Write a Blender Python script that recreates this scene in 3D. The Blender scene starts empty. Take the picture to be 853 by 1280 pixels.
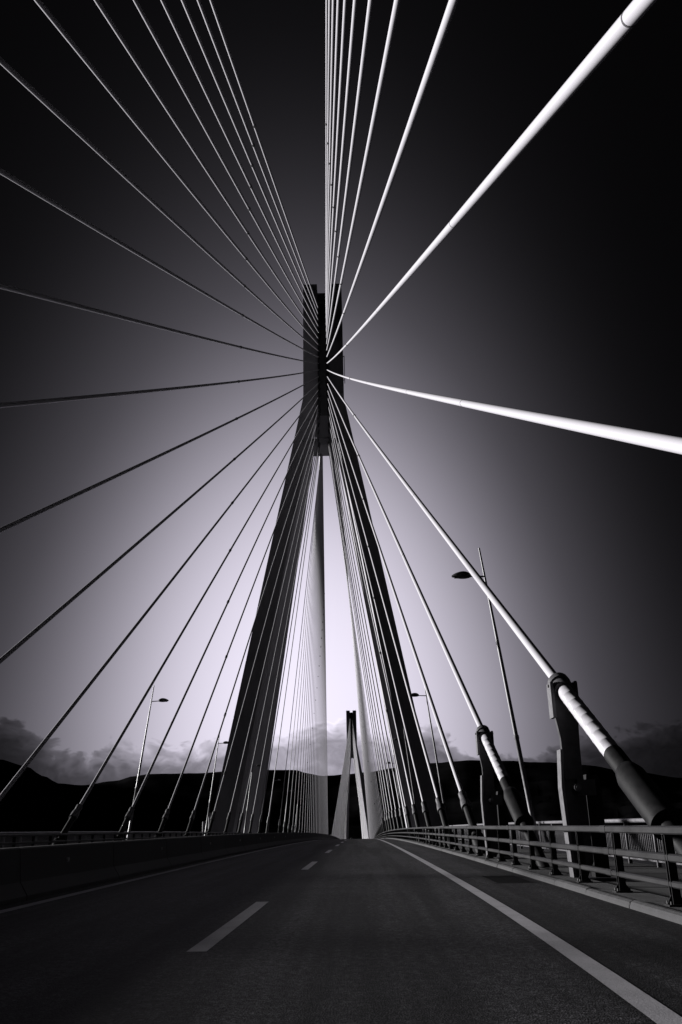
import bpy, math, random
from mathutils import Vector, Matrix

random.seed(7)
scene = bpy.context.scene
col = scene.collection
PI = math.pi

# ------------------------------------------------------------------ camera
CAMX, CAMZ = 5.885, 1.15
P_, YAW, ROLL = 0.35539, 0.01531, -0.0187
cam = bpy.data.cameras.new('camera')
cam.sensor_fit = 'VERTICAL'
cam.sensor_height = 36.0
cam.sensor_width = 24.0
cam.lens = 36.0 * 1050 / 1280
cam.clip_start = 0.05
cam.clip_end = 60000
camo = bpy.data.objects.new('camera', cam)
col.objects.link(camo)
r0 = Vector((math.cos(YAW), math.sin(YAW), 0))
h0 = Vector((-math.sin(YAW), math.cos(YAW), 0))
f0 = h0 * math.cos(P_) + Vector((0, 0, math.sin(P_)))
u0 = -h0 * math.sin(P_) + Vector((0, 0, math.cos(P_)))
cr, sr = math.cos(ROLL), math.sin(ROLL)
rr = r0 * cr + u0 * sr
uu = -r0 * sr + u0 * cr
m = Matrix((rr, uu, -f0)).transposed().to_4x4()
m.translation = Vector((CAMX, 0, CAMZ))
camo.matrix_world = m
scene.camera = camo

# ------------------------------------------------------------------ sky, sun, exposure
SUN_AZ, SUN_EL = math.radians(-64), math.radians(8.0)     # square off the left of the bridge, low
EXPO = 0.6
world = bpy.data.worlds.new('World')
scene.world = world
world.use_nodes = True
nt = world.node_tree
for n in list(nt.nodes):
    nt.nodes.remove(n)


class NB:
    """small helper for node graphs"""
    def __init__(s, tree):
        s.t = tree

    def n(s, typ, **kw):
        nd = s.t.nodes.new(typ)
        for k, v in kw.items():
            setattr(nd, k, v)
        return nd

    def put(s, sock, v):
        if hasattr(v, 'is_output') or isinstance(v, bpy.types.NodeSocket):
            s.t.links.new(v, sock)
        elif v is not None:
            sock.default_value = v

    def m(s, op, a, b=None, c=None, clamp=False):
        nd = s.n('ShaderNodeMath', operation=op, use_clamp=clamp)
        for i, v in enumerate((a, b, c)):
            if v is not None:
                s.put(nd.inputs[i], v)
        return nd.outputs[0]

    def ramp(s, fac, stops, interp='LINEAR'):
        nd = s.n('ShaderNodeValToRGB')
        nd.color_ramp.interpolation = interp
        el = nd.color_ramp.elements
        while len(el) < len(stops):
            el.new(0.5)
        for e, (p, v) in zip(el, stops):
            e.position = p
            e.color = (v, v, v, 1) if not isinstance(v, tuple) else (*v, 1)
        s.put(nd.inputs[0], fac)
        return nd.outputs[0]

    def smooth(s, x, a, b):
        nd = s.n('ShaderNodeMapRange', interpolation_type='SMOOTHSTEP')
        s.put(nd.inputs[0], x)
        nd.inputs[1].default_value = a
        nd.inputs[2].default_value = b
        return nd.outputs[0]

    def noise(s, vec, scale, detail=5, rough=0.55, dim='3D'):
        nd = s.n('ShaderNodeTexNoise')
        s.put(nd.inputs['Vector'], vec)
        nd.inputs['Scale'].default_value = scale
        nd.inputs['Detail'].default_value = detail
        nd.inputs['Roughness'].default_value = rough
        return nd.outputs[0]

    def comb(s, x, y, z):
        nd = s.n('ShaderNodeCombineXYZ')
        for i, v in enumerate((x, y, z)):
            s.put(nd.inputs[i], v)
        return nd.outputs[0]


def srgb(v):
    v /= 255.0
    return v / 12.92 if v <= 0.04045 else ((v + 0.055) / 1.055) ** 2.4


w = NB(nt)
tc = w.n('ShaderNodeTexCoord')
sep = w.n('ShaderNodeSeparateXYZ')
nt.links.new(tc.outputs['Generated'], sep.inputs[0])
dx, dy, dz = sep.outputs
AZ = w.m('ARCTAN2', dx, dy)
EL = w.m('ARCSINE', dz)
# evening glow low over the strait, fading to a dark sky all around
u = w.m('SUBTRACT', w.m('ARCSINE', dx), -0.055)
v = w.m('SUBTRACT', w.m('ARCTAN2', dz, dy), 0.117)
vneg = w.m('MULTIPLY', w.m('MINIMUM', v, 0.0), 0.66)
vpos = w.m('MULTIPLY', w.m('MAXIMUM', v, 0.0), 0.78)
vv_ = w.m('ADD', vneg, vpos)
uu_ = w.m('ADD', w.m('MULTIPLY', w.m('MINIMUM', u, 0.0), 1.12), w.m('MULTIPLY', w.m('MAXIMUM', u, 0.0), 1.22))
uu_ = w.m('MULTIPLY', uu_, w.m('ADD', 1.0, w.m('MULTIPLY', vpos, 0.45)))
rho = w.m('SQRT', w.m('ADD', w.m('MULTIPLY', uu_, uu_), w.m('MULTIPLY', vv_, vv_)))
GLOW = [(0.0, 252), (0.08, 245), (0.16, 220), (0.24, 170), (0.32, 112), (0.40, 66), (0.50, 31),
        (0.60, 12), (0.72, 6), (0.85, 4), (1.0, 3)]
glow = w.ramp(rho, [(p, srgb(g)) for p, g in GLOW], 'B_SPLINE')
# cloud bank lying on the ridge
cvec = w.comb(w.m('MULTIPLY', AZ, 1.0), w.m('MULTIPLY', EL, 1.5), 0.37)
n0 = w.noise(cvec, 14.0, 3, 0.5)
wv = w.n('ShaderNodeVectorMath', operation='ADD')
nt.links.new(cvec, wv.inputs[0])
nt.links.new(w.comb(w.m('MULTIPLY', n0, 0.06), w.m('MULTIPLY', w.noise(cvec, 21.0, 3, 0.5), 0.05), 0.0), wv.inputs[1])
cv2 = wv.outputs[0]
n1 = w.noise(cv2, 9.0, 5, 0.60)
n2 = w.noise(cv2, 34.0, 5, 0.66)
vor = w.n('ShaderNodeTexVoronoi', feature='SMOOTH_F1')
nt.links.new(cv2, vor.inputs['Vector'])
vor.inputs['Scale'].default_value = 46.0
vor.inputs['Detail'].default_value = 2.0
vor.inputs['Roughness'].default_value = 0.6
puff = vor.outputs['Distance']
azd = w.m('ADD', w.m('MULTIPLY', AZ, 180 / PI / 60.0), 0.5)     # -30..30 deg -> 0..1


def azr(d):
    return d / 60.0 + 0.5


TOPS = [(-30, 6.6), (-22.5, 6.6), (-20.3, 5.6), (-19.0, 4.6), (-16, 5.0), (-12, 5.3), (-8, 5.6), (-5, 6.1), (-2.5, 6.6),
        (-1, 6.9), (0.5, 6.0), (2.5, 5.8), (4.6, 6.9), (6.3, 5.5), (7.5, 4.6), (11, 4.3), (15, 5.4), (19, 5.8),
        (22, 5.6), (30, 5.8)]
tops = w.ramp(azd, [(azr(a), t / 10.0) for a, t in TOPS])
eld = w.m('MULTIPLY', EL, 18.0 / PI)                              # degrees / 10
edge = w.m('SUBTRACT', w.m('ADD', tops, w.m('MULTIPLY', w.m('SUBTRACT', n1, 0.5), 0.40)), eld)
edge = w.m('ADD', edge, w.m('MULTIPLY', w.m('SUBTRACT', n2, 0.5), 0.15))
edge = w.m('ADD', edge, w.m('MULTIPLY', w.m('SUBTRACT', 0.42, puff), 0.12))
cmask = w.smooth(edge, -0.02, 0.03)
core = w.smooth(edge, 0.0, 0.15)
body = w.m('SUBTRACT', 0.80, w.m('MULTIPLY', core, 0.48))
var_ = w.ramp(w.m('ADD', w.m('MULTIPLY', n2, 0.5), w.m('MULTIPLY', n1, 0.5)), [(0.38, 0.70), (0.50, 0.95), (0.66, 1.45)])
ctone = w.m('MULTIPLY', body, var_)
cside = w.ramp(azd, [(azr(-23), 0.45), (azr(-19), 0.62), (azr(-14), 0.95), (azr(-3), 1.2), (azr(2), 1.05), (azr(7), 0.75), (azr(30), 0.7)])
cloud = w.m('MULTIPLY', ctone, cside)
fac = w.m('ADD', w.m('MULTIPLY', cmask, w.m('SUBTRACT', cloud, 1.0)), 1.0)


def tinted(val):
    t_ = w.n('ShaderNodeMix', data_type='RGBA', blend_type='MULTIPLY')
    t_.inputs[0].default_value = 1.0
    nt.links.new(val, t_.inputs[6])
    t_.inputs[7].default_value = (0.985, 0.925, 1.09, 1)
    b_ = w.n('ShaderNodeBackground')
    nt.links.new(t_.outputs[2], b_.inputs[0])
    b_.inputs[1].default_value = 2.0 ** -EXPO
    return b_


bga, bgb = tinted(glow), tinted(w.m('MULTIPLY', glow, fac))
low = w.m('MULTIPLY', w.m('LESS_THAN', eld, 0.95), w.m('GREATER_THAN', eld, 0.0))
bg1 = w.n('ShaderNodeMixShader')
nt.links.new(low, bg1.inputs[0])
nt.links.new(bga.outputs[0], bg1.inputs[1])
nt.links.new(bgb.outputs[0], bg1.inputs[2])
# the physical sky underneath, printed in black and white
sky = w.n('ShaderNodeTexSky')
sky.sky_type = 'NISHITA'
sky.sun_disc = False
sky.sun_elevation = SUN_EL
sky.sun_rotation = SUN_AZ
bw = w.n('ShaderNodeRGBToBW')
nt.links.new(sky.outputs[0], bw.inputs[0])
bg2 = w.n('ShaderNodeBackground')
nt.links.new(bw.outputs[0], bg2.inputs[0])
bg2.inputs[1].default_value = 0.00015
add = w.n('ShaderNodeAddShader')
nt.links.new(bg1.outputs[0], add.inputs[0])
nt.links.new(bg2.outputs[0], add.inputs[1])
wo = w.n('ShaderNodeOutputWorld')
nt.links.new(add.outputs[0], wo.inputs[0])

sun = bpy.data.lights.new('sun', 'SUN')
sun.energy = 5.0
sun.angle = math.radians(6.0)      # hazy evening sun, soft shadows
sun.color = (1.0, 0.985, 0.985)
suno = bpy.data.objects.new('sun', sun)
col.objects.link(suno)
sdir = Vector((math.sin(SUN_AZ) * math.cos(SUN_EL), math.cos(SUN_AZ) * math.cos(SUN_EL), math.sin(SUN_EL)))
suno.rotation_euler = sdir.to_track_quat('Z', 'Y').to_euler()
suno.location = sdir * 200

scene.view_settings.view_transform = 'Standard'
scene.view_settings.look = 'None'
scene.view_settings.exposure = EXPO
scene.view_settings.gamma = 1.0
scene.view_settings.use_curve_mapping = False
scene.render.engine = 'CYCLES'
world.cycles.sampling_method = 'MANUAL'
world.cycles.sample_map_resolution = 512
scene.cycles.caustics_reflective = False
scene.cycles.caustics_refractive = False
scene.cycles.diffuse_bounces = 1
scene.cycles.glossy_bounces = 1
scene.cycles.sample_clamp_indirect = 0.08


# ------------------------------------------------------------------ materials
def mat(name, base, rough=0.6, var=0.0, scale=3.0, bump=0.0, bscale=40.0, metal=0.0, coat=0.0, streak=None, spec=0.5):
    """base = grey albedo; var = mottling; bump = fine relief; streak = (scale xyz) stretched dirt noise"""
    mt = bpy.data.materials.new(name)
    mt.use_nodes = True
    g = NB(mt.node_tree)
    bs = mt.node_tree.nodes['Principled BSDF']
    bs.inputs['Roughness'].default_value = rough
    bs.inputs['Metallic'].default_value = metal
    bs.inputs['Coat Weight'].default_value = coat
    bs.inputs['Specular IOR Level'].default_value = spec
    tcx = g.n('ShaderNodeTexCoord')
    c = (base * 0.99, base * 0.965, base * 1.03)
    if var > 0:
        vec = tcx.outputs['Object']
        if streak:
            mp = g.n('ShaderNodeMapping')
            mt.node_tree.links.new(vec, mp.inputs[0])
            mp.inputs['Scale'].default_value = streak
            vec = mp.outputs[0]
        f1 = g.noise(vec, scale, 6, 0.6)
        r = g.ramp(f1, [(0.3, tuple(x * (1 - var) for x in c)), (0.7, tuple(min(1, x * (1 + var)) for x in c))])
        mt.node_tree.links.new(r, bs.inputs['Base Color'])
        rf = g.m('ADD', g.m('MULTIPLY', g.m('SUBTRACT', f1, 0.5), 0.35), rough)
        mt.node_tree.links.new(rf, bs.inputs['Roughness'])
    else:
        bs.inputs['Base Color'].default_value = (*c, 1)
    if bump > 0:
        bn = g.n('ShaderNodeBump')
        bn.inputs['Strength'].default_value = bump
        bn.inputs['Distance'].default_value = 0.02
        f2 = g.noise(tcx.outputs['Object'], bscale, 4, 0.65)
        mt.node_tree.links.new(f2, bn.inputs['Height'])
        mt.node_tree.links.new(bn.outputs[0], bs.inputs['Normal'])
    return mt


M = {
    'cable': mat('white_cable_sheath', 0.54, 0.45, spec=0.35),
    'cable_lower': mat('white_lower_sheath', 0.50, 0.45, 0.12, 6.0),
    'tube': mat('dark_steel_tube', 0.010, 0.55, 0.35, 7.0, 0.15, 60, spec=0.12),
    'collar': mat('grey_steel_collar', 0.10, 0.5, 0.3, 9.0, spec=0.2),
    'clamp': mat('dark_clamp', 0.05, 0.5),
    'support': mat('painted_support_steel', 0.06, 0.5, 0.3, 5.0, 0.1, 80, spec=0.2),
    'support_edge': mat('sunlit_flange_steel', 0.11, 0.45, 0.2, 8.0),  # support steel made paler: sunlight on the left edges put into the colour
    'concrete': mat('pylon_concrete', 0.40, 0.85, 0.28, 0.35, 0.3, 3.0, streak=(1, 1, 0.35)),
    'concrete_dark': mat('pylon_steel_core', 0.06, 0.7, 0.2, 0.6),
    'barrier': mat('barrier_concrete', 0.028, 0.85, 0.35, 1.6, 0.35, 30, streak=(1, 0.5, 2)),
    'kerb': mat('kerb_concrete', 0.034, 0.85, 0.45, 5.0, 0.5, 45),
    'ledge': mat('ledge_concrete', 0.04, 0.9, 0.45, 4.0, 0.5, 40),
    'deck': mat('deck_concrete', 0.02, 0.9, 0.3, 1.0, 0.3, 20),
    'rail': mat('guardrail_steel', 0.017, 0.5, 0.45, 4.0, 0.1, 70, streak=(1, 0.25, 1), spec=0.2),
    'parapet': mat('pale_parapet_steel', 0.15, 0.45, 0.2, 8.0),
    'lamp': mat('lamp_pole_steel', 0.20, 0.42, 0.25, 5.0),
    'lamp_head': mat('lamp_housing', 0.06, 0.45, 0.2, 9.0),
    'lens': mat('lamp_glass', 0.35, 0.15),
    'reflector': mat('reflector', 0.6, 0.25),
    'iron': mat('drain_iron', 0.010, 0.8, 0.3, 20.0, spec=0.1),
    'white_post': mat('white_painted_post', 0.75, 0.5, 0.15, 6.0),
    'hill': mat('dark_hill_scrub', 0.008, 0.95, 0.5, 0.004, spec=0.0),
    'house': mat('pale_house_wall', 0.55, 0.8, 0.15, 0.2),
    'roof': mat('tile_roof', 0.16, 0.8, 0.2, 0.5),
}


def asphalt():
    mt = bpy.data.materials.new('asphalt')
    mt.use_nodes = True
    g = NB(mt.node_tree)
    L = mt.node_tree.links
    bs = mt.node_tree.nodes['Principled BSDF']
    tcx = g.n('ShaderNodeTexCoord')
    ob = tcx.outputs['Object']
    fine = g.noise(ob, 30.0, 4, 0.8)
    grit = g.noise(ob, 9.0, 4, 0.8)
    coarse = g.noise(ob, 0.55, 6, 0.65)
    mp = g.n('ShaderNodeMapping')
    L.new(ob, mp.inputs[0])
    mp.inputs['Scale'].default_value = (1.1, 0.035, 1)
    tracks = g.noise(mp.outputs[0], 1.5, 4, 0.55)
    vo = g.n('ShaderNodeTexVoronoi')
    L.new(ob, vo.inputs['Vector'])
    vo.inputs['Scale'].default_value = 62.0
    stone = g.ramp(vo.outputs['Distance'], [(0.1, 1.0), (0.6, 0.0)])
    a = g.m('MULTIPLY', g.ramp(fine, [(0.40, 0.15), (0.64, 2.6)]), g.ramp(coarse, [(0.3, 0.70), (0.7, 1.35)]))
    a = g.m('MULTIPLY', a, g.ramp(grit, [(0.38, 0.45), (0.64, 1.8)]))
    a = g.m('MULTIPLY', a, g.ramp(tracks, [(0.40, 0.50), (0.60, 1.45)]))
    a = g.m("MULTIPLY", a, 0.018)
    cc = g.n('ShaderNodeCombineColor')
    L.new(a, cc.inputs[0])
    L.new(g.m('MULTIPLY', a, 0.97), cc.inputs[1])
    L.new(g.m('MULTIPLY', a, 1.05), cc.inputs[2])
    L.new(cc.outputs[0], bs.inputs['Base Color'])
    bs.inputs['Roughness'].default_value = 0.78
    bs.inputs['Specular IOR Level'].default_value = 0.12
    bn = g.n('ShaderNodeBump')
    bn.inputs['Strength'].default_value = 0.7
    bn.inputs['Distance'].default_value = 0.008
    L.new(stone, bn.inputs['Height'])
    L.new(bn.outputs[0], bs.inputs['Normal'])
    return mt


def paint():
    mt = bpy.data.materials.new('worn_road_paint')
    mt.use_nodes = True
    g = NB(mt.node_tree)
    L = mt.node_tree.links
    bs = mt.node_tree.nodes['Principled BSDF']
    tcx = g.n('ShaderNodeTexCoord')
    ob = tcx.outputs['Object']
    fine = g.noise(ob, 42.0, 4, 0.75)
    coarse = g.noise(ob, 2.2, 5, 0.65)
    wear = g.m('ADD', g.m('MULTIPLY', fine, 0.6), g.m('MULTIPLY', coarse, 0.4))
    r = g.ramp(wear, [(0.30, (0.09, 0.087, 0.095)), (0.42, (0.34, 0.33, 0.352)), (0.60, (0.46, 0.447, 0.476))])
    L.new(r, bs.inputs['Base Color'])
    bs.inputs['Roughness'].default_value = 0.75
    bn = g.n('ShaderNodeBump')
    bn.inputs['Strength'].default_value = 0.5
    bn.inputs['Distance'].default_value = 0.008
    L.new(fine, bn.inputs['Height'])
    L.new(bn.outputs[0], bs.inputs['Normal'])
    return mt


def sea_mat():
    mt = bpy.data.materials.new('sea_water')
    mt.use_nodes = True
    g = NB(mt.node_tree)
    L = mt.node_tree.links
    bs = mt.node_tree.nodes['Principled BSDF']
    bs.inputs['Base Color'].default_value = (0.012, 0.012, 0.014, 1)
    bs.inputs['Roughness'].default_value = 0.55
    bs.inputs['Specular IOR Level'].default_value = 0.25
    tcx = g.n('ShaderNodeTexCoord')
    bn = g.n('ShaderNodeBump')
    bn.inputs['Strength'].default_value = 0.6
    bn.inputs['Distance'].default_value = 1.0
    L.new(g.noise(tcx.outputs['Object'], 0.12, 6, 0.6), bn.inputs['Height'])
    L.new(bn.outputs[0], bs.inputs['Normal'])
    return mt


M['asphalt'] = asphalt()
M['paint'] = paint()
M['sea'] = sea_mat()


# ------------------------------------------------------------------ mesh helpers
class MB:
    def __init__(s):
        s.v, s.f = [], []

    def quad_ring(s, a, b, n):
        for i in range(n):
            j = (i + 1) % n
            s.f.append((a + i, a + j, b + j, b + i))

    def loft(s, sections, cap=True):
        """sections: list of equal-length point loops"""
        n = len(sections[0])
        st = []
        for sec in sections:
            st.append(len(s.v))
            s.v += [tuple(p) for p in sec]
        for a, b in zip(st, st[1:]):
            s.quad_ring(a, b, n)
        if cap:
            s.f.append(tuple(st[0] + i for i in reversed(range(n))))
            s.f.append(tuple(st[-1] + i for i in range(n)))
        return s

    def box(s, x0, x1, y0, y1, z0, z1, bev=0.0):
        if bev <= 0:
            return s.loft([[(x0, y0, z0), (x1, y0, z0), (x1, y1, z0), (x0, y1, z0)],
                           [(x0, y0, z1), (x1, y0, z1), (x1, y1, z1), (x0, y1, z1)]])
        b = bev
        def sec(z, i):
            return [(x0 + i, y0 + i + b, z), (x0 + i + b, y0 + i, z), (x1 - i - b, y0 + i, z), (x1 - i, y0 + i + b, z),
                    (x1 - i, y1 - i - b, z), (x1 - i - b, y1 - i, z), (x0 + i + b, y1 - i, z), (x0 + i, y1 - i - b, z)]
        return s.loft([sec(z0, b * .5), sec(z0 + b, 0), sec(z1 - b, 0), sec(z1, b * .5)])

    def tube(s, pts, radii, n=12, cap=True):
        pts = [Vector(p) for p in pts]
        if not hasattr(radii, '__len__'):
            radii = [radii] * len(pts)
        d0 = (pts[-1] - pts[0]).normalized()
        ref = Vector((0, 0, 1)) if abs(d0.z) < 0.95 else Vector((0, 1, 0))
        secs = []
        for i, p in enumerate(pts):
            a = pts[max(0, i - 1)]
            b = pts[min(len(pts) - 1, i + 1)]
            d = (b - a)
            d = d.normalized() if d.length > 1e-9 else d0
            sx = d.cross(ref).normalized()
            sy = sx.cross(d).normalized()
            secs.append([p + (sx * math.cos(2 * PI * k / n) + sy * math.sin(2 * PI * k / n)) * radii[i] for k in range(n)])
        return s.loft(secs, cap)

    def prism(s, poly, axis, a, b):
        """poly in the other two axes, extruded a..b along axis ('x','y','z')"""
        def mk(p, t):
            if axis == 'y':
                return (p[0], t, p[1])
            if axis == 'x':
                return (t, p[0], p[1])
            return (p[0], p[1], t)
        return s.loft([[mk(p, a) for p in poly], [mk(p, b) for p in poly]])

    def build(s, name, mt, parent=None, smooth=False, loc=None):
        me = bpy.data.meshes.new(name)
        me.from_pydata(s.v, [], s.f)
        me.materials.append(mt)
        if smooth:
            me.polygons.foreach_set('use_smooth', [True] * len(me.polygons))
            try:
                me.set_sharp_from_angle(angle=math.radians(40))
            except Exception:
                pass
        me.update()
        return link(name, me, parent, loc)


def link(name, me, parent=None, loc=None):
    o = bpy.data.objects.new(name, me)
    col.objects.link(o)
    if parent is not None:
        o.parent = parent
    if loc is not None:
        o.location = loc
    return o


def fixn(o):
    import bmesh
    bm = bmesh.new()
    bm.from_mesh(o.data)
    bmesh.ops.recalc_face_normals(bm, faces=bm.faces)
    bm.to_mesh(o.data)
    bm.free()
    return o


def empty(name, loc=(0, 0, 0)):
    o = bpy.data.objects.new(name, None)
    o.empty_display_size = 0.3
    o.location = loc
    col.objects.link(o)
    return o


def tag(o, label=None, cat=None, group=None, kind=None):
    if label:
        o['label'] = label
    if cat:
        o['category'] = cat
    if group:
        o['group'] = group
    if kind:
        o['kind'] = kind
    return o


# ------------------------------------------------------------------ deck profile (a long crest curve)
K = 1.12e-4
DECK0, DECK1 = -126.0, 1050.0


def zd(y):
    return -0.5 * K * y * y


def yrange(a, b, step):
    n = max(1, int(math.ceil((b - a) / step)))
    return [a + (b - a) * i / n for i in range(n + 1)]


def sweep(mb, poly, y0, y1, step=6.0):
    """profile polygon (x, z above the road) swept along the bridge"""
    return mb.loft([[(x, y, z + zd(y)) for x, z in poly] for y in yrange(y0, y1, step)])


def strip(mb, x0, x1, y0, y1, dz, step=3.0):
    ys = yrange(y0, y1, step)
    st = len(mb.v)
    for y in ys:
        mb.v += [(x0, y, zd(y) + dz), (x1, y, zd(y) + dz)]
    for i in range(len(ys) - 1):
        a = st + 2 * i
        mb.f.append((a, a + 1, a + 3, a + 2))
    return mb


# ------------------------------------------------------------------ setting
S = MB()
R_ = 30000.0
S.v += [(-R_, -R_, -72), (R_, -R_, -72), (R_, R_, -72), (-R_, R_, -72)]
S.f.append((0, 1, 2, 3))
tag(S.build('sea', M['sea']), kind='structure')

deck = MB()
sweep(deck, [(-13.6, -0.35), (-10.3, -0.40), (10.3, -0.40), (13.6, -0.35), (13.6, 0.02), (10.32, 0.02), (10.30, -0.012),
             (-10.30, -0.012), (-10.32, 0.02), (-13.6, 0.02)], DECK0, DECK1)
deck_o = tag(deck.build('bridge_deck', M['deck']), kind='structure')
for sx in (-1, 1):
    g_ = MB()
    sweep(g_, [(sx * 10.8, -2.5), (sx * 11.3, -2.5), (sx * 11.3, -0.41), (sx * 10.8, -0.41)], DECK0, DECK1)
    fixn(g_.build('deck_girder', M['tube'], deck_o))

road = MB()
strip(road, -9.56, 9.56, DECK0, DECK1, 0.0)
road_o = tag(road.build('road', M['asphalt']), kind='structure')
for x in (7.93, 0.41, -0.95, -7.93):
    l_ = MB()
    strip(l_, x - 0.1, x + 0.1, DECK0, DECK1 if x > 0 else 300, 0.004, 1.5)
    if x > 5:      # the edge line swings in a little beside the viewer
        l_.v = [(a - 0.55 * math.exp(-max(b, 0.0) / 6.0), b, q) for a, b, q in l_.v]
    l_.build('edge_line', M['paint'], road_o)
y = 9.2 - 16.3
dash_mesh = None
while y < 235:
    for x in (4.29,) if y > 120 else (4.29, -4.4):
        d_ = MB()
        strip(d_, x - 0.1, x + 0.1, y, y + 5.7, 0.004)
        d_.v = [(a - 0.22 * math.exp(-max(b, 0.0) / 6.0), b, q) for a, b, q in d_.v]
        d_.build('lane_dash', M['paint'], road_o)
    y += 16.3

# concrete ledge under the guardrails, kerb stones along the road
for sx, lab in ((1, 'right'), (-1, 'left')):
    lg = MB()
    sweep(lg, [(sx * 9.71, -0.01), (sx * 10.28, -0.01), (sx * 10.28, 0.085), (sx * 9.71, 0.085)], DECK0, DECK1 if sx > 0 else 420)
    lo = tag(fixn(lg.build('ledge', M['ledge'])), kind='structure')
    kb = empty('kerb', (0, 0, 0))
    tag(kb, kind='structure')
    mb = MB()
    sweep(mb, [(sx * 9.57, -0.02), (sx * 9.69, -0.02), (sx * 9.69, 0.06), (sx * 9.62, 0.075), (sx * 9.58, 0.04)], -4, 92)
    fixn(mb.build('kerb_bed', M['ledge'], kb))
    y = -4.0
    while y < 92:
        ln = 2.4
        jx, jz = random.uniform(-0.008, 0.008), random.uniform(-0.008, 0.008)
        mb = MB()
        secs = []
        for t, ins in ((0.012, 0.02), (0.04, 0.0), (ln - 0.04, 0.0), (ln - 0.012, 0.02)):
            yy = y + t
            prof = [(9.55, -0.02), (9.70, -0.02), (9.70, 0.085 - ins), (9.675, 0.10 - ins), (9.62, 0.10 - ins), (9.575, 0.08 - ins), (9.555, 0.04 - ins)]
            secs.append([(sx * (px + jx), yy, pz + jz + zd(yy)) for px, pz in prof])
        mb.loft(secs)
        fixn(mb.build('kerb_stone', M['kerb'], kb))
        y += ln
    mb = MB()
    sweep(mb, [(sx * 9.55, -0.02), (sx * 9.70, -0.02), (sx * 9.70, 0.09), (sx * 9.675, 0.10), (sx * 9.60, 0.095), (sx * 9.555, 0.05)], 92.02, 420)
    tag(fixn(mb.build('kerb_run', M['kerb'], kb)), kind='stuff')


# far shore: a long dark ridge beyond the strait
RIDGE = [(-60, 4.6), (-40, 5.0), (-28, 4.6), (-22.6, 4.15), (-21.0, 3.75), (-19.9, 3.2), (-19.0, 2.75), (-17.7, 2.62), (-15.6, 2.85), (-14.4, 3.15), (-13.4, 3.25),
         (-11, 3.30), (-8, 3.40), (-5.6, 3.45), (-4.2, 3.42), (-3.4, 3.18), (-2.4, 3.02), (-1.0, 3.10), (0.4, 3.20), (2.5, 3.45), (5.0, 3.72), (7.0, 3.82), (9.0, 3.72),
         (12, 3.55), (14.2, 3.30), (17, 2.8), (20, 2.3), (24, 2.1), (40, 2.4), (60, 2.8)]


def ridge_el(a):
    for (a0, e0), (a1, e1) in zip(RIDGE, RIDGE[1:]):
        if a0 <= a <= a1:
            t = (a - a0) / (a1 - a0)
            t = t * t * (3 - 2 * t)
            return e0 + (e1 - e0) * t
    return 2.5


from mathutils import noise as mnoise
hm = MB()
NA, NR = 360, 26
D0, D1, D2 = 3600.0, 6500.0, 8200.0
for i in range(NA + 1):
    a = -60 + 120 * i / NA
    ar = math.radians(a)
    top = math.tan(math.radians(ridge_el(a))) * D1 + CAMZ
    for j in range(NR + 1):
        t = j / NR
        if t < 0.75:
            q = t / 0.75
            d = D0 + (D1 - D0) * q
            h = -73 + (top + 73) * (q ** 1.5)
            amp = 34 * math.sin(PI * q) + 5 * q
        else:
            q = (t - 0.75) / 0.25
            d = D1 + (D2 - D1) * q
            h = top - (top + 90) * q * q
            amp = 5 * (1 - q)
        px, py = CAMX + math.sin(ar) * d, math.cos(ar) * d
        nz = mnoise.fractal(Vector((px / 420, py / 420, 0.3)), 0.9, 2.1, 5)
        nz2 = mnoise.fractal(Vector((px / 60, py / 60, 3.3)), 0.9, 2.1, 3)
        hm.v.append((px, py, h + amp * nz + 2.2 * nz2 * (1 if j > 1 else 0) - (1 if j == 0 else 0)))
for i in range(NA):
    for j in range(NR):
        a = i * (NR + 1) + j
        hm.f.append((a, a + 1, a + NR + 2, a + NR + 1))
hill = tag(fixn(hm.build('hill_ridge', M['hill'], smooth=True)), kind='structure')

# ------------------------------------------------------------------ pylons
PY1, SPAN = 168.0, 588.0
PY2 = PY1 + SPAN
HTOP, KINK, OUT0, OUT1 = 118.2, 88.9, 19.4, 4.42
COREB = 79.0


def leg_section(z, sx, sy, inset=0.0):
    t = z / KINK
    o = OUT0 + (OUT1 - OUT0) * t
    wd = 4.0 + (3.2 - 4.0) * t
    o -= inset
    i_ = o - wd + 2 * inset
    xs = sorted((sx * i_, sx * o))
    ys = sorted((sy * i_, sy * o))
    return [(xs[0], ys[0], z), (xs[1], ys[0], z), (xs[1], ys[1], z), (xs[0], ys[1], z)]


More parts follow.
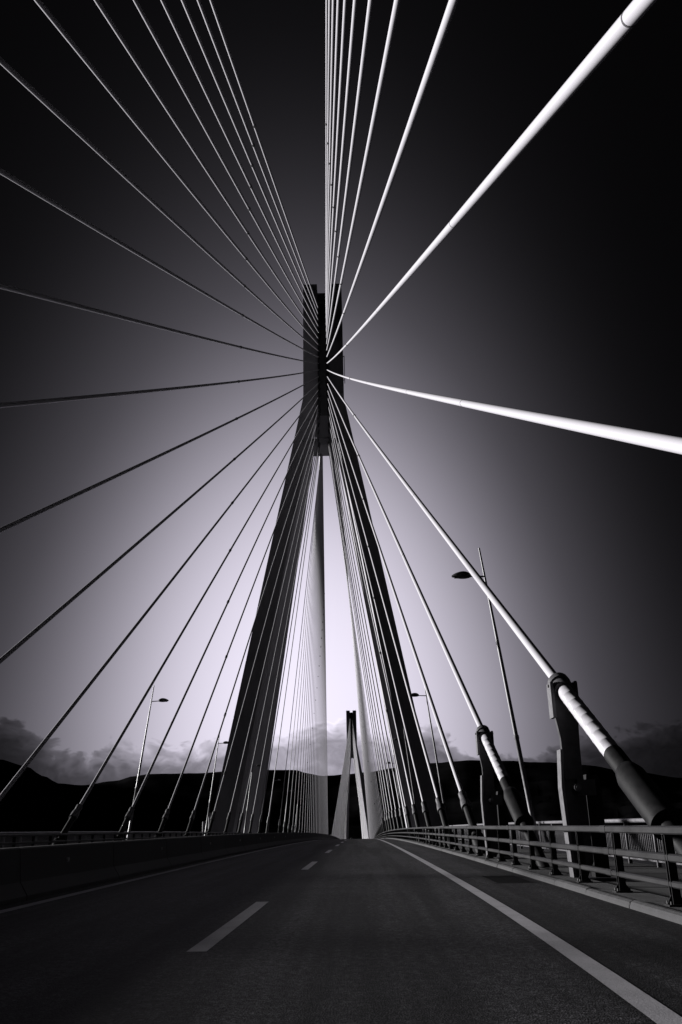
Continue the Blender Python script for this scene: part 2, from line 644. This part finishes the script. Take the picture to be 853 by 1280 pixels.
def make_pylon(name, y, zoff, label, detailed):
    root = empty(name, (0, y, zoff))
    tag(root, label, 'pylon', 'bridge pylons')
    for sx in (-1, 1):
        for sy in (-1, 1):
            mb = MB()
            mb.loft([leg_section(-34, sx, sy, 0.05), leg_section(KINK, sx, sy, 0.05)])
            lg = mb.build('leg', M['concrete'], root)
            z = -34.0
            lift = 5.3 if detailed else 41.0
            while z < KINK - 0.1:
                z1 = min(z + lift, KINK)
                mb = MB()
                mb.loft([leg_section(z + 0.05, sx, sy), leg_section(z1 - 0.05, sx, sy)])
                mb.build('concrete_lift', M['concrete'], lg)
                z = z1
    for sx in (-1, 1):
        xs = sorted((sx * 1.22, sx * OUT1))
        mb = MB()
        z = KINK
        mb.box(xs[0] + .04, xs[1] - .04, -OUT1 + .04, OUT1 - .04, KINK - 0.3, HTOP - 0.02)
        hw = mb.build('head_wall', M['concrete'], root)
        n = 6 if detailed else 1
        for i in range(n):
            za, zb = KINK + (HTOP - KINK) * i / n, KINK + (HTOP - KINK) * (i + 1) / n
            mb = MB()
            mb.box(xs[0], xs[1], -OUT1, OUT1, za + .03, zb - .03)
            mb.build('concrete_lift', M['concrete'], hw)
    mb = MB()
    mb.box(-1.25, 1.25, -3.0, 3.0, COREB + 0.02, HTOP - 1.5)
    core = mb.build('steel_core', M['concrete_dark'], root)
    for sy in (-1, 1):
        mb = MB()
        ys = sorted((sy * 2.9, sy * 4.15))
        mb.box(-1.6, 1.6, ys[0], ys[1], COREB + 0.3, 84.4)
        mb.build('cross_beam', M['concrete'], root)
        mb = MB()
        ys = sorted((sy * 3.0, sy * 3.25))
        mb.box(-1.2, 1.2, ys[0], ys[1], HTOP - 4.4, HTOP - 4.0)
        mb.build('core_ledge', M['concrete'], core)
    mb = MB()
    mb.box(-4.2, 4.2, -4.1, 4.1, COREB - 0.5, COREB)
    mb.v = [(x_ if abs(x_) < 2 else x_ * 1.0, y_, z_) for x_, y_, z_ in mb.v]
    mb.build('soffit_slab', M['concrete'], root)
    # ladder cage rail and lightning rod at the head
    mb = MB()
    mb.tube([(4.75, -3.6, 92.5), (4.72, -3.6, 99.5)], 0.07, 6)
    mb.box(4.4, 4.8, -3.66, -3.54, 99.3, 99.42)
    mb.box(4.4, 4.8, -3.66, -3.54, 93.3, 93.42)
    mb.build('cable_duct', M['clamp'], root)
    for sx in (-1, 1):
        mb = MB()
        mb.tube([(sx * 3.9, -3.9, HTOP - 0.1), (sx * 3.9, -3.9, HTOP + 1.2)], [0.06, 0.03], 6)
        mb.build('lightning_rod', M['clamp'], root)
    # pier shaft below the deck, octagonal, flaring to the capital
    mb = MB()
    secs = []
    for z, r in ((-100, 14.5), (-58, 13.5), (-46, 15), (-36, 27), (-33.9, 27)):
        secs.append([(r * math.cos(PI / 8 + k * PI / 4), r * math.sin(PI / 8 + k * PI / 4), z) for k in range(8)])
    mb.loft(secs)
    mb.build('pier', M['concrete'], root)
    return root


p1 = make_pylon('bridge_pylon', PY1, 0.0, 'tall dark four-legged concrete pylon standing nearest, all main cables meeting in its head', True)
p2 = make_pylon('bridge_pylon', PY2, 94.2 - HTOP, 'small distant four-legged pylon seen through the legs of the nearest pylon', False)

# ------------------------------------------------------------------ stay cables
ORD = ['', 'first', 'second', 'third', 'fourth', 'fifth', 'sixth', 'seventh', 'eighth', 'ninth', 'tenth', 'eleventh', 'twelfth',
       'thirteenth', 'fourteenth', 'fifteenth', 'sixteenth', 'seventeenth', 'eighteenth', 'nineteenth', 'twentieth', 'twenty-first',
       'twenty-second', 'twenty-third', 'twenty-fourth']
CX = 10.68
SAG = 2.0e-5
NC = 24


def tip_z(k):
    i = 25 - k
    if i <= 18:
        return 112.12 - 1.536 * (i - 1)
    return [84.6, 83.3, 82.1, 81.1, 80.3, 79.8][i - 19]


class Cable:
    def __init__(s, sx, sy, k, py, zoff):
        ya = py + sy * (12 * k - 0.52)
        s.A = Vector((sx * CX, ya, zd(ya) + 0.25))
        s.B = Vector((sx * 0.75, py + sy * 2.5, tip_z(k) + zoff))
        s.hl = abs(s.B.y - s.A.y)
        s.len = (s.B - s.A).length

    def at(s, t):
        p = s.A + (s.B - s.A) * t
        p.z -= 4 * t * (1 - t) * SAG * s.hl * s.hl
        return p

    def s(s, d):
        return s.at(d / s.len)


def rings(c, s0, s1, r, n, ring_at=(), ringr=0.006):
    """tube along the cable with small raised weld rings"""
    pts, rad = [c.s(s0)], [r]
    for q in ring_at:
        for ds, dr in ((-0.03, 0), (-0.018, ringr), (0.018, ringr), (0.03, 0)):
            pts.append(c.s(q + ds))
            rad.append(r + dr)
    pts.append(c.s(s1))
    rad.append(r)
    return pts, rad


def build_cable(sx, sy, k, py, zoff, label, group, level):
    """level 2: full anchorage, 1: plain anchorage, 0: cable only"""
    c = Cable(sx, sy, k, py, zoff)
    root = empty('stay_cable', c.A)
    tag(root, label, 'cable', group)
    inv = -c.A
    r = (0.076 + 0.0024 * k) * (1.05 if not level else 1.0 if sy < 0 else 0.8)
    big = level == 2 and k >= 12
    s_start = 0.0 if level == 0 else (6.9 if big else 3.6)

    def part(name, mb, mt, smooth=True, parent=None):
        mb.v = [(a + inv.x, b + inv.y, cc_ + inv.z) for a, b, cc_ in (tuple(p) for p in mb.v)] if parent is None else mb.v
        o = mb.build(name, mt, root if parent is None else parent, smooth)
        return fixn(o)

    nseg = int(c.len / (1.6 if level == 2 else 4.0)) if level else 18
    ns = 20 if level == 2 else 12 if level else 6
    t0 = s_start / c.len
    pts = [c.at(t0 + (1 - t0) * i / nseg) for i in range(nseg + 1)]
    part('sheath', MB().tube(pts, r, ns), M['cable'])
    if level == 0:
        return root
    # pipe sleeves where the cable leaves the pylon head
    pts = [c.s(c.len - d) for d in (4.6, 1.0)]
    part('tower_sleeve', MB().tube(pts, r * 1.45, 10), M['clamp'])
    # clamp band about 100 m below the head, and sheath joints nearer the deck
    if c.len > 108:
        q = c.len - 100.5
        part('clamp_band', MB().tube([c.s(q - 0.22), c.s(q + 0.22)], r * 1.35, 10), M['clamp'])
    for q in {15: (22.27, 35.6, 62.0), 14: (26.0, 40.0, 66.0), 13: (31.0, 58.0), 12: (30.0,)}.get(k, ()) if sx > 0 and level == 2 else ():
        part('joint_band', MB().tube([c.s(q - 0.02), c.s(q + 0.02)], r + 0.004, 20), M['collar'])
    if c.A.y < -9:
        return root
    if big:
        q0 = 3.83
        part('collar', MB().tube([c.s(x) for x in (6.72, 6.74, 6.92, 6.94, 7.02, 7.04, 7.2, 7.22)],
                                 [0.175, 0.225, 0.225, 0.2, 0.2, 0.24, 0.24, 0.15], 20), M['collar'])
        pts, rad = rings(c, q0, 6.74, 0.165, 20, [q0 + 0.36 * i for i in range(1, 8)], 0.005)
        part('lower_sheath', MB().tube(pts, rad, 20), M['cable_lower'])
        part('guide_tube', MB().tube([c.s(x) for x in (3.05, q0 - 0.02, q0 + 0.04, q0 + 0.06)], [0.178, 0.178, 0.178, 0.16], 20), M['tube'])
        # wide open-ended anchor tube with a rim
        part('anchor_tube', MB().tube([c.s(x) for x in (1.62, 1.62, 1.56, 1.56, 1.66, 1.68, 3.0, 3.22, 3.24)],
                                      [0.18, 0.245, 0.245, 0.272, 0.272, 0.255, 0.255, 0.205, 0.18], 24), M['tube'])
        part('inner_tube', MB().tube([c.s(x) for x in (-0.6, 1.7)], 0.15, 14), M['tube'])
        # damper support standing under the collar
        p = c.s(6.95)
        zb = zd(p.y) + 0.02
        H = p.z - zb
        sp = empty('damper_support', (p.x - c.A.x, p.y - c.A.y, zb - c.A.z))
        sp.parent = root
        yk = 0.10
        out = [(-0.14, 0.0), (0.06, 0.0), (0.24, 0.35), (0.235, H * .46), (0.20, H * .62), (0.17, H * .62), (-0.15, H * .62), (-0.20, H * .46), (-0.17, H * .2)]
        o = MB().prism(out, 'y', -yk, yk).build('lower_plate', M['support'], sp)
        fixn(o)
        ed = [(-0.20, 0.0), (-0.14, 0.0), (-0.17, H * .2), (-0.20, H * .46), (-0.15, H * .66), (-0.21, H * .66), (-0.262, H * .46), (-0.232, H * .2)]
        fixn(MB().prism(ed, 'y', -0.17, 0.17).build('edge_flange', M['support_edge'], sp))
        up = [(-0.16, H * .50), (0.20, H * .50), (0.21, H * .66), (0.235, H * .80), (0.255, H * .99), (-0.19, H * .99), (-0.235, H * .83), (-0.17, H * .72)]
        fixn(MB().prism(up, 'y', -yk - 0.04, yk - 0.11).build('upper_plate', M['support'], sp))
        for qx in (-0.255, 0.255):
            ear = [(qx - 0.035, H * .83), (qx + 0.035, H * .83), (qx + 0.035, H + .07), (qx + 0.02, H + .1), (qx - 0.02, H + .1), (qx - 0.035, H + .07)]
            eo = fixn(MB().prism(ear, 'y', -0.2, 0.16).build('yoke_ear', M['support_edge'] if qx < 0 else M['support'], sp))  # left ear takes the painted sunlit tone, right ear the plain one
            b = MB().tube([(qx - 0.06, -0.05, H + 0.02), (qx + 0.06, -0.05, H + 0.02)], 0.035, 8)
            b.build('bolt', M['clamp'], eo, True)
        fixn(MB().tube([(0.04, -0.30, H * .46), (0.04, 0.2, H * .46)], 0.075, 18).build('hinge_pin', M['collar'], sp, True))
        fixn(MB().tube([(0.04, -0.325, H * .46), (0.04, -0.30, H * .46)], 0.04, 12).build('hinge_cap', M['support_edge'], sp, True))
        fixn(MB().box(0.05, 0.42, -0.22, -0.14, H * .42, H * .50).build('hinge_bracket', M['support'], sp))
        fixn(MB().prism([(0.30, 0.02), (0.60, 0.02), (0.62, H * .49), (0.56, H * .53), (0.34, H * .53), (0.30, H * .45)], 'y', 0.12, 0.50)
             .build('rear_column', M['tube'], sp))
        fixn(MB().box(-0.3, 0.65, -0.3, 0.55, -0.02, 0.05).build('base_plate', M['support'], sp))
        fixn(MB().box(-0.12, 0.16, -0.122, -0.118, H * .70, H * .72).build('plate_slot', M['clamp'], sp))
    else:
        part('collar', MB().tube([c.s(x) for x in (2.62, 2.68, 3.05, 3.4, 3.5, 3.72, 3.76)],
                                 [0.15, 0.235, 0.225, 0.17, 0.19, 0.19, r + 0.004], 16), M['collar'])
        part('guide_tube', MB().tube([c.s(x) for x in (-0.6, 0.9, 0.92, 1.02, 1.04, 2.66)], [0.17, 0.17, 0.26, 0.26, 0.17, 0.165], 16), M['tube'])
        part('anchor_tube', MB().tube([c.s(x) for x in (-0.8, 0.5, 0.52, 0.6)], [0.25, 0.25, 0.29, 0.29], 16), M['tube'])
    return root


SIDE = {1: 'right', -1: 'left'}
for sx in (1, -1):
    for sy, wh in ((-1, 'on the viewer side'), (1, 'beyond it')):
        for k in range(1, NC + 1):
            lvl = (2 if sy < 0 else 1)
            lab = '%s stay cable out from the nearest pylon in its %s fan %s' % (ORD[k], SIDE[sx], wh)
            build_cable(sx, sy, k, PY1, 0.0, lab, 'stay cables of the nearest pylon', lvl)
for sx in (1, -1):
    for sy, wh in ((-1, 'front'), (1, 'rear')):
        for k in range(1, NC + 1):
            lab = 'thin stay cable in the %s %s fan of the distant pylon' % (SIDE[sx], wh)
            build_cable(sx, sy, k, PY2, 94.2 - HTOP, lab, '%s %s cable fan of the distant pylon' % (SIDE[sx], wh), 0)

# ------------------------------------------------------------------ guardrails
GX = 9.95


def make_guardrail(sx, label, y0, y1):
    root = empty('guardrail', (sx * GX, 0, 0))
    tag(root, label, 'guardrail', 'steel guardrails along the carriageways')
    for zc, h, dpt in ((1.005, 0.105, 0.07), (0.665, 0.10, 0.05), (0.345, 0.085, 0.05)):
        b = 0.018
        pf = [(-dpt, zc - h / 2 + b), (-dpt + b, zc - h / 2), (dpt - b, zc - h / 2), (dpt, zc - h / 2 + b),
              (dpt, zc + h / 2 - b), (dpt - b, zc + h / 2), (-dpt + b, zc + h / 2), (-dpt, zc + h / 2 - b)]
        mb = MB()
        sweep(mb, pf, y0, y1, 4.0)
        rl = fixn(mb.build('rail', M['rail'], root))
        # splice sleeves every 9.6 m
        y = 5.2
        while y < 80:
            mb = MB()
            sweep(mb, [(a * 1.0 + (0.006 if a > 0 else -0.006), q + (0.006 if q > zc else -0.006)) for a, q in pf], y, y + 0.32, 1)
            fixn(mb.build('splice_sleeve', M['rail'], rl))
            y += 9.6
    pm = MB()
    # I-section post: two flanges and a web, slightly cranked toward the traffic
    pm.box(-0.055, 0.055, -0.05, -0.038, 0.10, 0.95)
    pm.box(-0.055, 0.055, 0.038, 0.05, 0.10, 0.95)
    pm.box(-0.006, 0.006, -0.038, 0.038, 0.10, 0.95)
    pm.box(-0.065, 0.065, -0.055, 0.055, 0.951, 0.956)
    pmesh = None
    y = 2.45
    n = 0
    while y < y1 and n < 150:
        if pmesh is None:
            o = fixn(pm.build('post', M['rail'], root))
            pmesh = o.data
            bmx = MB()
            bmx.box(-0.13, 0.13, -0.11, 0.11, 0.085, 0.108)
            for a in (-0.09, 0.09):
                for b in (-0.075, 0.075):
                    bmx.tube([(a, b, 0.10), (a, b, 0.145)], 0.016, 6)
            for a in (-1, 1):
                bmx.prism([(a * 0.055, 0.108), (a * 0.12, 0.108), (a * 0.055, 0.22)], 'y', -0.006, 0.006)
            bo = fixn(bmx.build('base_plate', M['rail'], o))
            bmesh_ = bo.data
        else:
            o = link('post', pmesh, root)
            if y < 60:
                link('base_plate', bmesh_, o)
        o.location = (0, y, zd(y))
        y += 2.4
        n += 1
    return root


make_guardrail(1, 'grey three-rail steel guardrail along the kerb on the right of the road', -2, 330)
make_guardrail(-1, 'dark steel guardrail across the road beyond the median barrier on the left', 20, 330)


# ------------------------------------------------------------------ outer parapets
def make_parapet(sx, label, y0, y1, single):
    px = 13.32
    root = empty('parapet_railing', (sx * px, 0, 0))
    tag(root, label, 'railing', 'walkway railings at the deck edges')
    ztop = 1.13
    mb = MB()
    ys = yrange(y0, y1, 6)
    mb.tube([(0, y, zd(y) + ztop) for y in ys], 0.055, 10)
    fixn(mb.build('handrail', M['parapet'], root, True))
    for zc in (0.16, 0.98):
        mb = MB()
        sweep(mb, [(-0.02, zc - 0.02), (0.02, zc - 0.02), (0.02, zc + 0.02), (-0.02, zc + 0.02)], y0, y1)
        fixn(mb.build('crossbar', M['parapet'], root))
    pm, bl, stuff = None, None, MB()
    y = y0 + 0.5
    n = 0
    while y < y1:
        if n < 120:
            if pm is None:
                o = fixn(MB().box(-0.05, 0.05, -0.03, 0.03, 0.0, 1.08).build('post', M['parapet'], root))
                pm = o.data
            else:
                o = link('post', pm, root)
            o.location = (0, y, zd(y))
        else:
            stuff.box(-0.05, 0.05, y - 0.03, y + 0.03, zd(y), zd(y) + 1.08)
        for i in range(1, 16):
            yb = y + i * 2.4 / 16
            if single and yb < single:
                if bl is None:
                    o = fixn(MB().box(-0.012, 0.012, -0.012, 0.012, 0.18, 0.96).build('baluster', M['parapet'], root))
                    bl = o.data
                else:
                    o = link('baluster', bl, root)
                o.location = (0, yb, zd(yb))
            elif yb < 190:
                stuff.box(-0.012, 0.012, yb - 0.012, yb + 0.012, zd(yb) + 0.18, zd(yb) + 0.96)
        y += 2.4
        n += 1
    so = stuff.build('baluster_run', M['parapet'], root)
    tag(so, kind='stuff')
    return root


make_parapet(1, 'pale walkway railing with thin bars behind the cable anchors on the right', 8, 300, 50)
make_parapet(-1, 'pale walkway railing along the far left edge of the bridge', 26, 300, 0)

# ------------------------------------------------------------------ median barrier
mbr = empty('median_barrier', (-0.28, 0, 0))
tag(mbr, 'dark concrete safety barrier dividing the two carriageways left of the road', 'barrier')
PF = [(-0.30, 0.004), (0.30, 0.004), (0.30, 0.08), (0.15, 0.30), (0.09, 0.84), (0.06, 0.87), (-0.06, 0.87), (-0.09, 0.84), (-0.15, 0.30), (-0.30, 0.08)]
PFC = [(a * 0.93, min(q, 0.855)) for a, q in PF]
mb = MB()
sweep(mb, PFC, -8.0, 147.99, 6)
fixn(mb.build('barrier_light_block', M['barrier'], mbr))  # added inside the segments to keep sun from leaking through their gaps
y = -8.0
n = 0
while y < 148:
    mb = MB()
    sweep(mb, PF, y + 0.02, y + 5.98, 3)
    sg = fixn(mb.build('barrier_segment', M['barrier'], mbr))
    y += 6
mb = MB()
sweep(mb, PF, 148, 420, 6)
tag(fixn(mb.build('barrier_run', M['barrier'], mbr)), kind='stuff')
for y in (9.8, 18.6, 27.3, 36.1, 45, 54, 63, 72, 81, 90):
    mb = MB()
    mb.box(0.06, 0.075, -0.05, 0.05, 0.55, 0.61)
    mb.box(0.055, 0.066, -0.06, 0.06, 0.54, 0.62)
    mb.v = [(a + 0.06, b + y, q + zd(y)) for a, b, q in mb.v]
    mb.build('reflector', M['reflector'], mbr)

# ------------------------------------------------------------------ street lamps
LN = {36.5: 'nearest tall', 72.5: 'second', 108.5: 'third', 144.5: 'fourth', 180.5: 'fifth', 216.5: 'sixth', 252.5: 'seventh'}


def lamp_mesh():
    d = {}
    H, lean = 12.85, -1.45
    f = lambda z: (lean * z / H, 0, z)
    d['pole'] = MB().tube([f(z) for z in (0.0, 0.02, 1.2, 1.24, 4.4, 4.42, 4.55, 4.57, 8, H)], [0.15, 0.115, 0.113, 0.105, 0.098, 0.112, 0.112, 0.09, 0.075, 0.04], 12)
    a = f(11.5)
    d['arm'] = MB().tube([(a[0], 0, 11.5), (a[0] - 0.75, 0, 11.53)], [0.04, 0.035], 8)
    # almond-shaped luminaire
    secs = []
    for t in range(11):
        q = t / 10
        x = a[0] - 0.62 - 0.86 * q
        wv = 0.235 * math.sin(PI * min(1, (q * 0.92 + 0.05)) ** 0.8) ** 0.7 + 0.015
        hv = wv * 0.95
        secs.append([(x, wv * math.cos(2 * PI * k / 12), 11.53 + (hv * math.sin(2 * PI * k / 12) if math.sin(2 * PI * k / 12) > 0 else 0.42 * hv * math.sin(2 * PI * k / 12))) for k in range(12)])
    d['lamp_head'] = MB().loft(secs)
    secs = []
    for t in range(7):
        q = t / 6
        x = a[0] - 0.95 - 0.42 * q
        wv = 0.12 * math.sin(PI * (0.08 + 0.84 * q)) ** 0.6
        secs.append([(x, wv * math.cos(2 * PI * k / 10), 11.475 + 0.035 * math.sin(2 * PI * k / 10)) for k in range(10)])
    d['lens'] = MB().loft(secs)
    d['base_plate'] = MB().box(-0.22, 0.22, -0.22, 0.22, 0.0, 0.03)
    return d


proto = {}
for kx, mbx in lamp_mesh().items():
    o = fixn(mbx.build(kx, {'lamp_head': M['lamp_head'], 'lens': M['lens']}.get(kx, M['lamp']), None, kx not in ('base_plate',)))
    proto[kx] = o
protolist = dict(proto)
first = True
for sx in (1, -1):
    for yy, nm in LN.items():
        lab = '%s street lamp leaning inward over the %s side of the bridge' % (nm, SIDE[sx])
        root = empty('street_lamp', (sx * 13.02, yy, zd(yy) + 0.02))
        tag(root, lab, 'street lamp', 'street lamps along both edges')
        if sx < 0:
            root.rotation_euler = (0, 0, PI)
        head = None
        for kx in ('pole', 'arm', 'base_plate', 'lamp_head', 'lens'):
            if first:
                o = protolist[kx]
            else:
                o = protolist[kx].copy()
                col.objects.link(o)
            o.parent = root if kx != 'lens' else head
            if kx == 'lamp_head':
                head = o
        first = False

# ------------------------------------------------------------------ small things
# drain grate by the kerb
dr = empty('drain_grate', (8.95, 19.6, zd(19.6)))
tag(dr, 'dark iron drain grate set in the asphalt beside the right kerb', 'drain')
MB().box(-0.42, 0.42, -1.25, 1.25, 0.003, 0.006).build('frame', M['iron'], dr)
sl = None
for i in range(16):
    if sl is None:
        o = MB().box(-0.36, 0.36, -0.03, 0.03, 0.006, 0.010).build('slat', M['iron'], dr)
        sl = o.data
    else:
        o = link('slat', sl, dr)
    o.location = (0, -1.12 + i * 0.149, 0)

# two white posts and a ladder frame by the near left leg
for x, y, h, lab in ((-16.95, 130.0, 3.7, 'taller white post on the left deck edge before the dark pylon leg'),
                     (-16.2, 130.6, 4.9, 'slim white post just right of the taller white post by the left leg')):
    root = empty('marker_post', (x, y, zd(y) - 1.0))
    tag(root, lab, 'post')
    MB().box(-0.16, 0.16, -0.12, 0.12, 0.03, h, 0.03).build('shaft', M['white_post'], root)
    MB().box(-0.26, 0.26, -0.22, 0.22, -0.6, 0.03).build('footing', M['deck'], root)
    MB().box(-0.19, 0.19, -0.15, 0.15, h, h + 0.08, 0.02).build('cap', M['white_post'], root)
    MB().box(-3.2 if x > -16.5 else -0.3, 3.6, -0.3, 0.3, -1.1, -0.6).build('bracket', M['deck'], root)

# houses scattered along the far shore
hcount = 0
spots = []
for a in [-17.6, -16.9, -16.5, -15.8, -15.1, -14.6, -13.9, -13.3, -12.5, -11.8, -11.2, -5.2, -4.4, -3.9, -2.6, -1.9, -1.2, -0.9, -0.6, -0.3, 0.1, 0.4, 0.7, 9.5, 10.4, 11.2, 12.6, 13.1, 15.5]:
    spots.append((a, random.uniform(3750, 4150)))


def hill_h(a, d):
    ar = math.radians(a)
    q = (d - D0) / (D1 - D0)
    top = math.tan(math.radians(ridge_el(a))) * D1 + CAMZ
    h = -73 + (top + 73) * (q ** 1.5)
    amp = 34 * math.sin(PI * q) + 5 * q
    px, py = CAMX + math.sin(ar) * d, math.cos(ar) * d
    nz = mnoise.fractal(Vector((px / 420, py / 420, 0.3)), 0.9, 2.1, 5)
    return px, py, h + amp * nz


for a, d in spots:
    px, py, h = hill_h(a, d)
    root = empty('house', (px, py, h - 1))
    root.rotation_euler = (0, 0, random.uniform(-0.5, 0.5))
    tag(root, 'tiny pale house on the dark far shore below the ridge', 'house', 'houses on the far shore')
    w_, l_, t_ = random.uniform(4, 6.5), random.uniform(4, 6), random.uniform(5, 8)
    MB().box(-w_, w_, -l_, l_, -6, t_).build('wall', M['house'], root)
    fixn(MB().prism([(-w_ - .5, t_), (w_ + .5, t_), (0, t_ + 2.4)], 'y', -l_ - .4, l_ + .4).build('roof', M['roof'], root))
    MB().box(-w_ * .45, -w_ * .1, -l_ - 0.1, -l_ + 0.02, t_ * .3, t_ * .6).build('window', M['clamp'], root)
    MB().box(w_ * .15, w_ * .45, -l_ - 0.1, -l_ + 0.02, 0, t_ * .5).build('door', M['clamp'], root)
